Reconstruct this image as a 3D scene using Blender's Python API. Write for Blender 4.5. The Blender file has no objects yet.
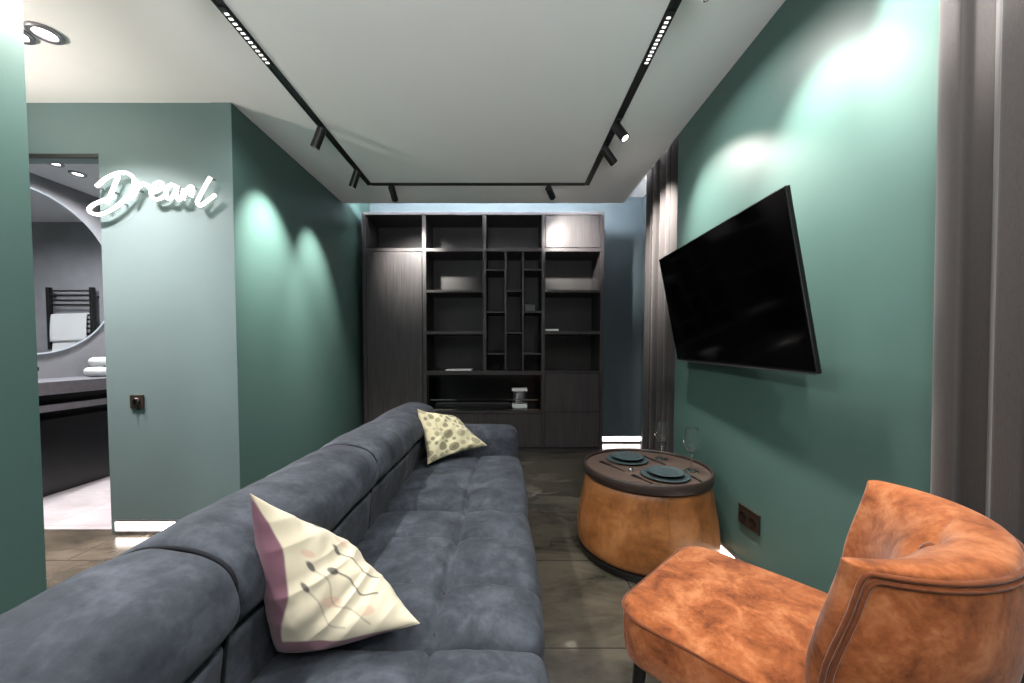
import bpy, bmesh, math, random
from mathutils import Vector, Matrix, noise
random.seed(7)
SC = bpy.context.scene
COL = SC.collection
PI = math.pi
R = math.radians

# ------------------------------------------------------------------ scene set-up
SC.view_settings.view_transform = 'Standard'
SC.view_settings.look = 'None'
SC.view_settings.gamma = 1.0
SC.view_settings.use_curve_mapping = False
SC.view_settings.exposure = 0.7
w = bpy.data.worlds.new('world'); SC.world = w
w.use_nodes = True
w.node_tree.nodes['Background'].inputs[0].default_value = (0.55, 0.6, 0.65, 1)
w.node_tree.nodes['Background'].inputs[1].default_value = 0.05
try:
    SC.cycles.max_bounces = 10
    SC.cycles.diffuse_bounces = 6
    SC.cycles.glossy_bounces = 5
    SC.cycles.transmission_bounces = 8
    SC.cycles.transparent_max_bounces = 8
    SC.cycles.sample_clamp_indirect = 4.0
    SC.cycles.caustics_reflective = False
    SC.cycles.caustics_refractive = False
    SC.cycles.use_denoising = True
except Exception:
    pass

# ------------------------------------------------------------------ camera
cd = bpy.data.cameras.new('camera')
cam = bpy.data.objects.new('camera', cd); COL.objects.link(cam)
cam.location = (0, 0, 1.15)
cam.rotation_euler = (PI/2 - 0.0335, 0, 0)
cd.sensor_width = 36.0
cd.lens = 372.9/1024*36.0
cd.shift_x = 5.5/1024
cd.shift_y = 20.7/1024
cd.clip_start = 0.01
SC.camera = cam

# ------------------------------------------------------------------ materials
def lin(c):
    return tuple(((v/255)/12.92 if v/255 <= 0.04045 else ((v/255+0.055)/1.055)**2.4) for v in c)

def nodes_of(name):
    m = bpy.data.materials.new(name); m.use_nodes = True
    nt = m.node_tree
    return m, nt, nt.nodes['Principled BSDF']

def texcoord(nt, scale=(1, 1, 1), rot=(0, 0, 0), kind='Object'):
    tc = nt.nodes.new('ShaderNodeTexCoord'); mp = nt.nodes.new('ShaderNodeMapping')
    mp.inputs['Scale'].default_value = scale; mp.inputs['Rotation'].default_value = rot
    nt.links.new(tc.outputs[kind], mp.inputs['Vector'])
    return mp.outputs['Vector']

def noise_tex(nt, vec, scale, detail=4, rough=0.55, dist=0.0):
    n = nt.nodes.new('ShaderNodeTexNoise')
    n.inputs['Scale'].default_value = scale; n.inputs['Detail'].default_value = detail
    n.inputs['Roughness'].default_value = rough; n.inputs['Distortion'].default_value = dist
    nt.links.new(vec, n.inputs['Vector'])
    return n.outputs['Fac']

def ramp(nt, fac, stops):
    r = nt.nodes.new('ShaderNodeValToRGB')
    el = r.color_ramp.elements
    el[0].position, el[0].color = stops[0][0], (*stops[0][1], 1)
    el[1].position, el[1].color = stops[-1][0], (*stops[-1][1], 1)
    for p, c in stops[1:-1]:
        e = el.new(p); e.color = (*c, 1)
    nt.links.new(fac, r.inputs['Fac'])
    return r.outputs['Color']

def bump(nt, bs, height, strength=0.1, dist=0.01, normal=None):
    b = nt.nodes.new('ShaderNodeBump')
    b.inputs['Strength'].default_value = strength; b.inputs['Distance'].default_value = dist
    nt.links.new(height, b.inputs['Height'])
    if normal: nt.links.new(normal, b.inputs['Normal'])
    nt.links.new(b.outputs['Normal'], bs.inputs['Normal'])
    return b.outputs['Normal']

def plain(name, rgb, rough=0.5, metal=0.0, var=0.06, scale=30, sheen=0.0, bmp=0.0, spec=0.5):
    m, nt, bs = nodes_of(name)
    c = lin(rgb)
    v = texcoord(nt)
    f = noise_tex(nt, v, scale)
    col = ramp(nt, f, [(0.3, tuple(x*(1-var) for x in c)), (0.7, tuple(min(1, x*(1+var)) for x in c))])
    nt.links.new(col, bs.inputs['Base Color'])
    bs.inputs['Roughness'].default_value = rough
    bs.inputs['Metallic'].default_value = metal
    bs.inputs['Specular IOR Level'].default_value = spec
    bs.inputs['Sheen Weight'].default_value = sheen
    if bmp: bump(nt, bs, f, bmp, 0.004)
    return m

def emit(name, rgb, strength):
    m = bpy.data.materials.new(name); m.use_nodes = True
    nt = m.node_tree; nt.nodes.clear()
    e = nt.nodes.new('ShaderNodeEmission'); o = nt.nodes.new('ShaderNodeOutputMaterial')
    e.inputs[0].default_value = (*rgb, 1); e.inputs[1].default_value = strength
    nt.links.new(e.outputs[0], o.inputs[0])
    return m

M = {}
M['green'] = plain('green_wall_paint', (76, 103, 98), 0.42, var=0.03, scale=3, bmp=0.02, spec=0.35)
M['green_hall_lit'] = plain('green_paint_hall_lit', (95, 115, 116), 0.42, var=0.03, scale=3, bmp=0.02, spec=0.35)  # wall green made lighter and greyer to imitate the hallway light
M['wall_cool_lit'] = plain('wall_paint_cool_lit', (90, 103, 109), 0.45, var=0.03, scale=3, bmp=0.02, spec=0.35)  # bluish cast of cool light put into the back walls' colour
M['ceiling'] = plain('ceiling_paint', (236, 235, 234), 0.8, var=0.01, scale=4)
M['white'] = plain('white_paint', (225, 225, 225), 0.6, var=0.01)
M['black_metal'] = plain('black_metal', (20, 20, 21), 0.42, var=0.05)
M['black_plastic'] = plain('black_plastic', (16, 15, 15), 0.3, var=0.05)
M['slot_black'] = plain('slot_black', (7, 7, 8), 0.6, var=0.05)
M['grey_metal'] = plain('grey_metal', (150, 150, 155), 0.35, metal=0.9, var=0.03)
M['chrome'] = plain('chrome', (225, 225, 230), 0.12, metal=1.0, var=0.01)
M['bronze_socket'] = plain('bronze_plate', (52, 44, 38), 0.35, metal=0.4, var=0.05)
M['socket_edge'] = plain('socket_edge', (120, 112, 100), 0.3, metal=0.9, var=0.03)
M['microcement'] = plain('microcement', (136, 135, 138), 0.6, var=0.12, scale=4, bmp=0.05)
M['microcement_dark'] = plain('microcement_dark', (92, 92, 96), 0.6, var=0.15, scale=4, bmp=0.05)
M['stone'] = plain('vanity_stone', (105, 105, 110), 0.5, var=0.15, scale=25)
M['terry'] = plain('white_terry', (232, 231, 230), 0.9, var=0.05, scale=160, bmp=0.6, sheen=0.3)
M['plate'] = plain('slate_glaze', (58, 71, 74), 0.38, var=0.12, scale=40)
M['steel_dark'] = plain('dark_steel', (58, 54, 52), 0.28, metal=0.9, var=0.05)
M['book_white'] = plain('paper_white', (225, 224, 226), 0.6, var=0.02)
M['book_grey'] = plain('book_grey', (150, 148, 154), 0.5, var=0.1, scale=20)
M['fire_black'] = plain('firebox_black', (9, 9, 10), 0.25, var=0.05)
M['glass_black'] = plain('black_gloss_glass', (5, 5, 6), 0.06, var=0.02)
M['tv_screen'] = plain('tv_screen', (3, 3, 4), 0.1, var=0.02, spec=0.3)
M['led_lens'] = emit('led_lens', (1.0, 0.95, 0.88), 8)
M['led_cell'] = emit('led_cell', (1.0, 0.96, 0.92), 1.6)
M['downlight'] = emit('downlight_glow', (1.0, 0.9, 0.78), 14)
M['skirting_led'] = emit('skirting_led', (1.0, 0.88, 0.78), 7)
M['skirting_led_pink'] = emit('skirting_led_rose', (1.0, 0.86, 0.84), 6)
M['cove_led'] = emit('cove_led', (0.92, 0.94, 1.0), 230)
M['neon'] = emit('neon_tube', (1.0, 0.95, 0.87), 2.3)
M['mirror_led'] = emit('mirror_led', (0.8, 0.9, 1.0), 0.5)

# acrylic / clear glass
def glass(name, tint=(1, 1, 1), rough=0.0):
    m, nt, bs = nodes_of(name)
    bs.inputs['Base Color'].default_value = (*tint, 1)
    bs.inputs['Roughness'].default_value = rough
    bs.inputs['Transmission Weight'].default_value = 1.0
    bs.inputs['IOR'].default_value = 1.45
    return m
M['glass'] = glass('clear_glass')
def acrylic():
    m = bpy.data.materials.new('clear_acrylic'); m.use_nodes = True
    nt = m.node_tree; nt.nodes.clear()
    t = nt.nodes.new('ShaderNodeBsdfTransparent'); g = nt.nodes.new('ShaderNodeBsdfGlossy')
    g.inputs['Roughness'].default_value = 0.08
    t.inputs[0].default_value = (0.975, 0.985, 0.98, 1)
    mx = nt.nodes.new('ShaderNodeMixShader'); o = nt.nodes.new('ShaderNodeOutputMaterial')
    mx.inputs[0].default_value = 0.008
    nt.links.new(t.outputs[0], mx.inputs[1]); nt.links.new(g.outputs[0], mx.inputs[2])
    nt.links.new(mx.outputs[0], o.inputs[0])
    return m
M['acrylic'] = acrylic()

def mirror_mat():
    m, nt, bs = nodes_of('mirror_silver')
    bs.inputs['Base Color'].default_value = (0.86, 0.88, 0.9, 1)
    bs.inputs['Metallic'].default_value = 1.0; bs.inputs['Roughness'].default_value = 0.015
    return m
M['mirror'] = mirror_mat()

def suede(name, dark, mid, light, sc=5.0, sheen=0.35, bmp=0.25, rough=0.85, stretch=(1, 1, 1)):
    m, nt, bs = nodes_of(name)
    v = texcoord(nt, stretch)
    f = noise_tex(nt, v, sc, 6, 0.62, 0.6)
    f2 = noise_tex(nt, v, sc*7, 4, 0.6, 0.3)
    mx = nt.nodes.new('ShaderNodeMath'); mx.operation = 'MULTIPLY_ADD'
    mx.inputs[1].default_value = 0.3
    nt.links.new(f2, mx.inputs[0]); nt.links.new(f, mx.inputs[2])
    col = ramp(nt, mx.outputs[0], [(0.45, lin(dark)), (0.65, lin(mid)), (0.88, lin(light))])
    nt.links.new(col, bs.inputs['Base Color'])
    bs.inputs['Roughness'].default_value = rough
    bs.inputs['Sheen Weight'].default_value = sheen
    bs.inputs['Sheen Roughness'].default_value = 0.4
    bs.inputs['Specular IOR Level'].default_value = 0.2
    f3 = noise_tex(nt, v, 14, 4, 0.5)
    bump(nt, bs, f3, bmp, 0.012)
    return m
M['suede'] = suede('slate_suede', (40, 43, 51), (58, 63, 71), (82, 87, 97), sc=6.5, sheen=0.04, bmp=0.35)
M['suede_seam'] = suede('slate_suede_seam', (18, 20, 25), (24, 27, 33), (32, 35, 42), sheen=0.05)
M['velvet'] = suede('rust_velvet', (104, 54, 27), (148, 84, 47), (184, 120, 80), sc=11, sheen=0.18, bmp=0.25)
M['velvet_pipe'] = suede('rust_velvet_piping', (84, 42, 22), (106, 56, 30), (124, 70, 40), sc=9.0, sheen=0.3)

def leather():
    m, nt, bs = nodes_of('cognac_leather')
    v = texcoord(nt)
    f = noise_tex(nt, v, 5.5, 6, 0.65, 0.4)
    f2 = noise_tex(nt, v, 38, 4, 0.6)
    mx = nt.nodes.new('ShaderNodeMath'); mx.operation = 'MULTIPLY_ADD'; mx.inputs[1].default_value = 0.25
    nt.links.new(f2, mx.inputs[0]); nt.links.new(f, mx.inputs[2])
    col = ramp(nt, mx.outputs[0], [(0.42, lin((92, 56, 26))), (0.62, lin((130, 82, 42))), (0.85, lin((156, 106, 64)))])
    nt.links.new(col, bs.inputs['Base Color'])
    bs.inputs['Roughness'].default_value = 0.42
    vo = nt.nodes.new('ShaderNodeTexVoronoi'); vo.inputs['Scale'].default_value = 140
    nt.links.new(v, vo.inputs['Vector'])
    bump(nt, bs, vo.outputs['Distance'], 0.15, 0.002)
    return m
M['leather'] = leather()

def wood(name, dark, light, scale=(26, 26, 1.1), rough=0.5, grain=2.4):
    m, nt, bs = nodes_of(name)
    v = texcoord(nt, scale)
    f = noise_tex(nt, v, grain, 6, 0.6, 0.3)
    f2 = noise_tex(nt, texcoord(nt, (scale[0]*4, scale[1]*4, scale[2]*2)), grain, 3, 0.6)
    mx = nt.nodes.new('ShaderNodeMath'); mx.operation = 'MULTIPLY_ADD'; mx.inputs[1].default_value = 0.35
    nt.links.new(f2, mx.inputs[0]); nt.links.new(f, mx.inputs[2])
    col = ramp(nt, mx.outputs[0], [(0.42, lin(dark)), (0.9, lin(light))])
    nt.links.new(col, bs.inputs['Base Color'])
    bs.inputs['Roughness'].default_value = rough
    bump(nt, bs, mx.outputs[0], 0.08, 0.003)
    return m
M['oak'] = wood('charcoal_oak', (30, 28, 29), (64, 60, 62))
M['oak_frame'] = wood('charcoal_oak_frame', (36, 33, 34), (56, 52, 54))
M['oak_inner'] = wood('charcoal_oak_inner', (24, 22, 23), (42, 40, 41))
M['tray'] = wood('walnut_tray', (62, 51, 46), (102, 86, 78), scale=(2, 22, 22), rough=0.3)
M['tray_edge'] = wood('walnut_tray_edge', (34, 26, 24), (52, 41, 37), scale=(4, 4, 20), rough=0.5)

def curtain_mat():
    m, nt, bs = nodes_of('taupe_curtain_weave')
    v = texcoord(nt, (40, 40, 160))
    f = noise_tex(nt, v, 6, 3, 0.7)
    v2 = texcoord(nt, (200, 200, 12))
    f2 = noise_tex(nt, v2, 4, 2, 0.6)
    mx = nt.nodes.new('ShaderNodeMath'); mx.operation = 'ADD'
    nt.links.new(f, mx.inputs[0]); nt.links.new(f2, mx.inputs[1])
    col = ramp(nt, mx.outputs[0], [(0.6, lin((35, 32, 32))), (1.3, lin((56, 51, 51)))])
    nt.links.new(col, bs.inputs['Base Color'])
    bs.inputs['Roughness'].default_value = 0.85
    bs.inputs['Sheen Weight'].default_value = 0.2
    bump(nt, bs, mx.outputs[0], 0.12, 0.002)
    return m
M['curtain'] = curtain_mat()

def tile_mat(name, base, dark, vein, grout, bw=1.2, bh=0.6, rough=0.22, off=(0.0, 0.0)):
    m, nt, bs = nodes_of(name)
    tc = nt.nodes.new('ShaderNodeTexCoord'); mp = nt.nodes.new('ShaderNodeMapping')
    mp.inputs['Location'].default_value = (off[0], off[1], 0)
    nt.links.new(tc.outputs['Object'], mp.inputs['Vector'])
    v = mp.outputs['Vector']
    f = noise_tex(nt, texcoord(nt, (0.7, 1.6, 1)), 2.6, 9, 0.66, 0.5)
    col = ramp(nt, f, [(0.36, lin(dark)), (0.68, lin(base))])
    # thin veins
    f2 = noise_tex(nt, v, 0.9, 4, 0.5, 0.15)
    s = nt.nodes.new('ShaderNodeMath'); s.operation = 'SUBTRACT'; s.inputs[1].default_value = 0.5
    nt.links.new(f2, s.inputs[0])
    a = nt.nodes.new('ShaderNodeMath'); a.operation = 'ABSOLUTE'; nt.links.new(s.outputs[0], a.inputs[0])
    vr = ramp(nt, a.outputs[0], [(0.0, (0.6, 0.6, 0.6)), (0.005, (0, 0, 0))])
    f3 = noise_tex(nt, v, 1.1, 2)
    gate = ramp(nt, f3, [(0.48, (0, 0, 0)), (0.6, (1, 1, 1))])
    mu = nt.nodes.new('ShaderNodeMath'); mu.operation = 'MULTIPLY'
    nt.links.new(vr, mu.inputs[0]); nt.links.new(gate, mu.inputs[1])
    mix = nt.nodes.new('ShaderNodeMix'); mix.data_type = 'RGBA'
    nt.links.new(mu.outputs[0], mix.inputs['Factor'])
    nt.links.new(col, mix.inputs['A']); mix.inputs['B'].default_value = (*lin(vein), 1)
    br = nt.nodes.new('ShaderNodeTexBrick')
    br.inputs['Scale'].default_value = 1.0
    br.inputs['Brick Width'].default_value = bw; br.inputs['Row Height'].default_value = bh
    br.inputs['Mortar Size'].default_value = 0.003
    br.inputs['Mortar Smooth'].default_value = 0.0
    br.offset = 0.5
    nt.links.new(v, br.inputs['Vector'])
    mix2 = nt.nodes.new('ShaderNodeMix'); mix2.data_type = 'RGBA'
    nt.links.new(br.outputs['Fac'], mix2.inputs['Factor'])
    nt.links.new(mix.outputs['Result'], mix2.inputs['A']); mix2.inputs['B'].default_value = (*lin(grout), 1)
    nt.links.new(mix2.outputs['Result'], bs.inputs['Base Color'])
    bs.inputs['Roughness'].default_value = rough
    bump(nt, bs, f, 0.06, 0.004)
    return m
M['floor'] = tile_mat('dark_marble_tile', (97, 91, 80), (46, 45, 38), (170, 163, 148), (46, 43, 39), off=(0.0, -0.2))
M['bath_floor'] = tile_mat('pale_stone_tile', (176, 175, 177), (150, 149, 152), (190, 190, 190), (130, 130, 130), rough=0.4)

def attr_mat(name, attr, rough=0.85, sheen=0.2, bmp=0.12):
    m, nt, bs = nodes_of(name)
    a = nt.nodes.new('ShaderNodeAttribute'); a.attribute_name = attr
    v = texcoord(nt)
    f = noise_tex(nt, v, 220, 3)
    nt.links.new(a.outputs['Color'], bs.inputs['Base Color'])
    bs.inputs['Roughness'].default_value = rough; bs.inputs['Sheen Weight'].default_value = sheen
    bump(nt, bs, f, bmp, 0.002)
    return m
M['print'] = attr_mat('printed_cotton', 'print_colour')
M['mauve'] = suede('mauve_velour', (128, 84, 102), (152, 106, 124), (172, 128, 144), sc=9, sheen=0.3)

# ------------------------------------------------------------------ object helpers
def link(name, bm, mat, parent=None, smooth=False, loc=None):
    me = bpy.data.meshes.new(name)
    bmesh.ops.recalc_face_normals(bm, faces=bm.faces)
    bm.to_mesh(me); bm.free()
    mats = mat if isinstance(mat, (list, tuple)) else [mat]
    for m in mats: me.materials.append(m)
    if smooth:
        for p in me.polygons: p.use_smooth = True
        if smooth == 'auto':
            try: me.set_sharp_from_angle(angle=R(38))
            except Exception: pass
    o = bpy.data.objects.new(name, me); COL.objects.link(o)
    if parent: o.parent = parent
    if loc: o.location = loc
    return o

def thing(name, label, cat, loc=(0, 0, 0), rot=(0, 0, 0), group=None):
    o = bpy.data.objects.new(name, None); COL.objects.link(o)
    o.empty_display_size = 0.05
    o.location = loc; o.rotation_euler = rot
    o['label'] = label; o['category'] = cat
    if group: o['group'] = group
    return o

def tag(o, label, cat, group=None):
    o['label'] = label; o['category'] = cat
    if group: o['group'] = group
    return o

def struct(name, bm, mat, parent=None, smooth=False):
    o = link(name, bm, mat, parent, smooth)
    o['kind'] = 'structure'
    return o

def box(bm, x0, x1, y0, y1, z0, z1, bev=0.0, seg=2):
    vs = [bm.verts.new(p) for p in ((x0, y0, z0), (x1, y0, z0), (x1, y1, z0), (x0, y1, z0),
                                    (x0, y0, z1), (x1, y0, z1), (x1, y1, z1), (x0, y1, z1))]
    fs = [bm.faces.new([vs[i] for i in q]) for q in ((3, 2, 1, 0), (4, 5, 6, 7), (0, 1, 5, 4), (1, 2, 6, 5), (2, 3, 7, 6), (3, 0, 4, 7))]
    if bev > 0:
        es = list({e for f in fs for e in f.edges})
        bmesh.ops.bevel(bm, geom=es, offset=bev, segments=seg, affect='EDGES', profile=0.5)
    return vs

def bx(*a, **k):
    bm = bmesh.new(); box(bm, *a, **k); return bm

def lathe(bm, prof, n=48, cx=0, cy=0, cz=0):
    rings = []
    for r, z in prof:
        if r < 1e-6:
            rings.append([bm.verts.new((cx, cy, cz+z))])
        else:
            rings.append([bm.verts.new((cx+r*math.cos(2*PI*i/n), cy+r*math.sin(2*PI*i/n), cz+z)) for i in range(n)])
    for a, b in zip(rings, rings[1:]):
        if len(a) == 1 and len(b) == 1: continue
        if len(a) == 1:
            for i in range(n): bm.faces.new((a[0], b[i], b[(i+1) % n]))
        elif len(b) == 1:
            for i in range(n): bm.faces.new((a[i], a[(i+1) % n], b[0]))
        else:
            for i in range(n): bm.faces.new((a[i], a[(i+1) % n], b[(i+1) % n], b[i]))
    return rings

def catmull(pts, sub=6, closed=False):
    pts = [Vector(p) for p in pts]
    out = []
    n = len(pts)
    rng = range(n if closed else n-1)
    for i in rng:
        if closed:
            p0, p1, p2, p3 = pts[(i-1) % n], pts[i], pts[(i+1) % n], pts[(i+2) % n]
        else:
            p1, p2 = pts[i], pts[i+1]
            p0 = pts[i-1] if i > 0 else p1*2-p2
            p3 = pts[i+2] if i+2 < n else p2*2-p1
        for k in range(sub):
            t = k/sub
            out.append(0.5*((2*p1)+(p2-p0)*t+(2*p0-5*p1+4*p2-p3)*t*t+(3*p1-p0-3*p2+p3)*t**3))
    if not closed: out.append(pts[-1])
    return out

def tube(bm, pts, rad, n=8, closed=False, cap=True):
    pts = [Vector(p) for p in pts]
    m = len(pts)
    rads = rad if isinstance(rad, (list, tuple)) else [rad]*m
    rings = []
    prev = None
    for i in range(m):
        if closed: t = pts[(i+1) % m]-pts[i-1]
        else: t = pts[min(i+1, m-1)]-pts[max(i-1, 0)]
        t.normalize()
        if prev is None:
            a = Vector((0, 0, 1)) if abs(t.z) < 0.9 else Vector((1, 0, 0))
            u = t.cross(a).normalized()
        else:
            u = (prev-t*prev.dot(t)).normalized()
        prev = u
        v = t.cross(u)
        rings.append([bm.verts.new(pts[i]+(u*math.cos(2*PI*k/n)+v*math.sin(2*PI*k/n))*rads[i]) for k in range(n)])
    for i in range(m if closed else m-1):
        a, b = rings[i], rings[(i+1) % m]
        for k in range(n): bm.faces.new((a[k], a[(k+1) % n], b[(k+1) % n], b[k]))
    if cap and not closed:
        bm.faces.new(rings[0][::-1]); bm.faces.new(rings[-1])

def rod(bm, a, b, r, n=14, r2=None):
    tube(bm, [a, b], [r, r if r2 is None else r2], n)

def axis_steps(h, r, n, k=4):
    """coordinates from -h to h, finer in the rounded margins"""
    e = [h-r+r*math.tan(PI/4*i/k) for i in range(k+1)]
    inner = [-(h-r)+2*(h-r)*i/n for i in range(1, n)]
    return [-x for x in e[::-1]]+inner+e

def rounded_box(bm, size, r, n, fn=None):
    """subdivided rounded box centred on the origin; fn moves every point"""
    h = [s/2 for s in size]
    ax = [axis_steps(h[i], r, n[i]) for i in range(3)]
    cache = {}
    def vert(p):
        key = tuple(round(c, 6) for c in p)
        if key in cache: return cache[key]
        inner = Vector([max(-(h[i]-r), min(h[i]-r, p[i])) for i in range(3)])
        d = Vector(p)-inner
        q = inner+d.normalized()*r if d.length > 1e-9 else Vector(p)
        if fn: q = fn(q)
        v = bm.verts.new(q); cache[key] = v
        return v
    for a in range(3):
        b, c = (a+1) % 3, (a+2) % 3
        for s in (-1, 1):
            for i in range(len(ax[b])-1):
                for j in range(len(ax[c])-1):
                    quad = []
                    for (di, dj) in ((0, 0), (1, 0), (1, 1), (0, 1)):
                        p = [0, 0, 0]; p[a] = s*h[a]; p[b] = ax[b][i+di]; p[c] = ax[c][j+dj]
                        quad.append(vert(p))
                    if len(set(quad)) == 4:
                        bm.faces.new(quad if s > 0 else quad[::-1])

def smooth(x, a, b):
    t = max(0.0, min(1.0, (x-a)/(b-a))); return t*t*(3-2*t)

# ------------------------------------------------------------------ dimensions
XR = 1.189          # right wall face
XL = -1.66          # left wall face (far part)
XN = -1.483         # left wall face (near part)
YP = 2.30           # wall with the neon sign
YN = 1.178          # end of the near left wall
YB = 4.587          # back wall
ZC = 2.638          # ceiling
YE = 3.843          # where the dropped ceiling ends
ZT = 3.0            # cove ceiling
YREAR = -2.6

# ------------------------------------------------------------------ setting
bm = bmesh.new(); box(bm, -4.3, 1.7, YREAR-0.1, YP+0.05, -0.1, 0); box(bm, XL-0.12, 1.9, YP+0.05, YB+0.1, -0.1, 0)
struct('floor', bm, M['floor'])
struct('floor_bathroom', bx(-4.2, XL-0.12, YP+0.05, 4.5, -0.1, 0.002), M['bath_floor'])

bm = bmesh.new()
box(bm, -4.3, XR, YREAR-0.1, YP+0.05, ZC, ZC+0.06)
box(bm, XL-0.12, XR, YP+0.05, YE, ZC, ZC+0.06)
box(bm, XR, 1.7, 0.92, 2.62, ZC, ZC+0.06)
struct('ceiling', bm, M['ceiling'])
bm = bmesh.new()
box(bm, XL-0.12, 1.9, YREAR-0.1, YB+0.1, ZT, ZT+0.08)
struct('ceiling_cove', bm, M['ceiling'])
struct('ceiling_bathroom', bx(-4.2, XL-0.12, YP+0.05, 4.5, ZC, ZC+0.06), M['white'])
# light strip lying in the cove, set back on top of the dropped ceiling
struct('light_strip', bx(XL+0.01, XR-0.02, 3.70, 3.715, 2.715, 2.735), M['cove_led'], bpy.data.objects['ceiling_cove'])

struct('wall_left', bx(XL-0.12, XL, YP, YB+0.1, 0, ZT), M['green'])
bm = bmesh.new(); box(bm, -4.3, XN, YREAR-0.1, YN, 0, ZC)
struct('wall_left_near', bm, M['green'])
struct('wall_hall', bx(-4.3, -4.15, YN, YP, 0, ZC), M['green'])
# wall carrying the sign, with the bathroom doorway cut out
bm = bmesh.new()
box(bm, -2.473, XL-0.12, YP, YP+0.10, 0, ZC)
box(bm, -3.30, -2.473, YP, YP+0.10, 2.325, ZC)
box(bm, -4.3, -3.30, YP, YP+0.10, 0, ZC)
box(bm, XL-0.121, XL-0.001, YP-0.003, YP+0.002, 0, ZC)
struct('wall_partition', bm, M['green_hall_lit'])
bm = bmesh.new()
box(bm, -3.30, -2.473, YP-0.004, YP+0.015, 2.315, 2.335); box(bm, -3.315, -3.30, YP-0.004, YP+0.015, 0, 2.335)
struct('trim_1', bm, M['black_metal'])
struct('wall_right', bx(XR, 1.7, 0.92, 2.629, 0, ZT), M['green'])
struct('wall_back', bx(XL-0.12, 1.9, YB, YB+0.12, 0, ZT), M['wall_cool_lit'])
struct('wall_niche', bx(1.66, 1.80, 2.629, YB, 0, ZT), M['wall_cool_lit'])
bm = bmesh.new(); box(bm, 1.40, 1.6, YREAR, 0.92, 0, ZT)
struct('wall_right_near', bm, M['green'])
bm = bmesh.new()
box(bm, XN, -1.2, YREAR-0.12, YREAR, 0, ZT); box(bm, 1.0, 1.7, YREAR-0.12, YREAR, 0, ZT)
box(bm, -1.2, 1.0, YREAR-0.12, YREAR, 0, 0.35); box(bm, -1.2, 1.0, YREAR-0.12, YREAR, 2.5, ZT)
struct('wall_rear', bm, M['green'])
bm = bmesh.new()
for x in (-1.2, -0.48, 0.24, 0.95): box(bm, x, x+0.05, YREAR-0.09, YREAR-0.03, 0.35, 2.5)
box(bm, -1.15, 0.95, YREAR-0.089, YREAR-0.031, 0.35, 0.40); box(bm, -1.15, 0.95, YREAR-0.089, YREAR-0.031, 2.45, 2.5)
struct('added_window_1', bm, M['black_metal'])  # window frame added around the unseen fill light
dl = bpy.data.lights.new('added_ceiling_fill', 'AREA'); dl.shape = 'RECTANGLE'; dl.size = 2.1; dl.size_y = 2.0; dl.energy = 28; dl.spread = R(64); dl.color = (0.97, 0.98, 1.0)  # added area light, tilted up to brighten the ceiling
do = bpy.data.objects.new('added_ceiling_fill', dl); COL.objects.link(do); do.location = (-0.1, YREAR-0.02, 1.42); do.rotation_euler = (PI/2+R(33), 0, 0)
# bathroom shell
struct('wall_bathroom_left', bx(-4.15, -4.0, YP+0.10, 4.5, 0, ZC), M['microcement'])
struct('wall_bathroom_back', bx(-4.0, XL-0.12, 4.4, 4.52, 0, ZC), M['microcement'])
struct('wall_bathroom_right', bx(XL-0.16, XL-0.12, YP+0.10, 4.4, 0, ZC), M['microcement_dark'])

def skirting(name, x0, x1, y0, y1, axis, face, mat='skirting_led', z0=0.022, z1=0.078):
    """recessed aluminium skirting with a lit diffuser; face = sign of the side it looks to"""
    bm = bmesh.new()
    box(bm, x0, x1, y0, y1, 0.001, z0); box(bm, x0, x1, y0, y1, z1, z1+0.010)
    s = struct(name, bm, M['grey_metal'])
    d = 0.004
    if axis == 'y': b2 = bx(x0+d, x1-d, y0, y1, z0, z1)
    else: b2 = bx(x0, x1, y0+d, y1-d, z0, z1)
    struct('light_strip', b2, M[mat], s)
    return s
skirting('baseboard_right', XR-0.014, XR, 0.95, 2.60, 'y', -1)
skirting('baseboard_back', 1.09, 1.655, YB-0.014, YB, 'x', -1, 'skirting_led_pink')
skirting('baseboard_partition', -2.44, XL-0.01, YP-0.014, YP, 'x', -1)
skirting('baseboard_left', XL, XL+0.014, YP+0.02, 4.10, 'y', 1)

# ------------------------------------------------------------------ lights on modelled fixtures, seen and added
def spot(name, parent, loc, target, power, angle, blend=0.35, size=0.03, color=(1, 0.95, 0.88)):
    l = bpy.data.lights.new(name, 'SPOT'); l.energy = power; l.spot_size = R(angle); l.spot_blend = blend
    l.shadow_soft_size = size; l.color = color
    o = bpy.data.objects.new(name, l); COL.objects.link(o)
    o.location = loc
    d = Vector(target)-Vector(loc)
    o.rotation_euler = d.to_track_quat('-Z', 'Y').to_euler()
    if parent:
        o.parent = parent; o.matrix_parent_inverse = parent.matrix_world.inverted()
    return o

XTL, XTR, YTB = -1.232, 0.722, 3.40
TW = 0.023
tr = thing('lighting_track', 'black recessed U shaped lighting track running round the white ceiling', 'lighting track', (0, YTB, ZC))
def track_part(x0, x1, y0, y1, along):
    bm = bmesh.new()
    z0 = -0.006
    ly0, ly1 = y0-YTB, y1-YTB
    box(bm, x0, x1, ly0, ly1, -0.002, 0.03)
    e = 0.008
    if along == 'y':
        box(bm, x0, x0+e, ly0, ly1, z0, -0.002); box(bm, x1-e, x1, ly0, ly1, z0, -0.002)
    else:
        box(bm, x0, x1, ly0, ly0+e, z0, -0.002); box(bm, x0, x1, ly1-e, ly1, z0, -0.002)
    link('track_channel', bm, M['black_metal'], tr)
track_part(XTL-TW, XTL+TW, -2.2, YTB+TW, 'y')
track_part(XTR-TW, XTR+TW, -2.2, YTB+TW, 'y')
track_part(XTL+TW, XTR-TW, YTB-TW, YTB+TW, 'x')

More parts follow.
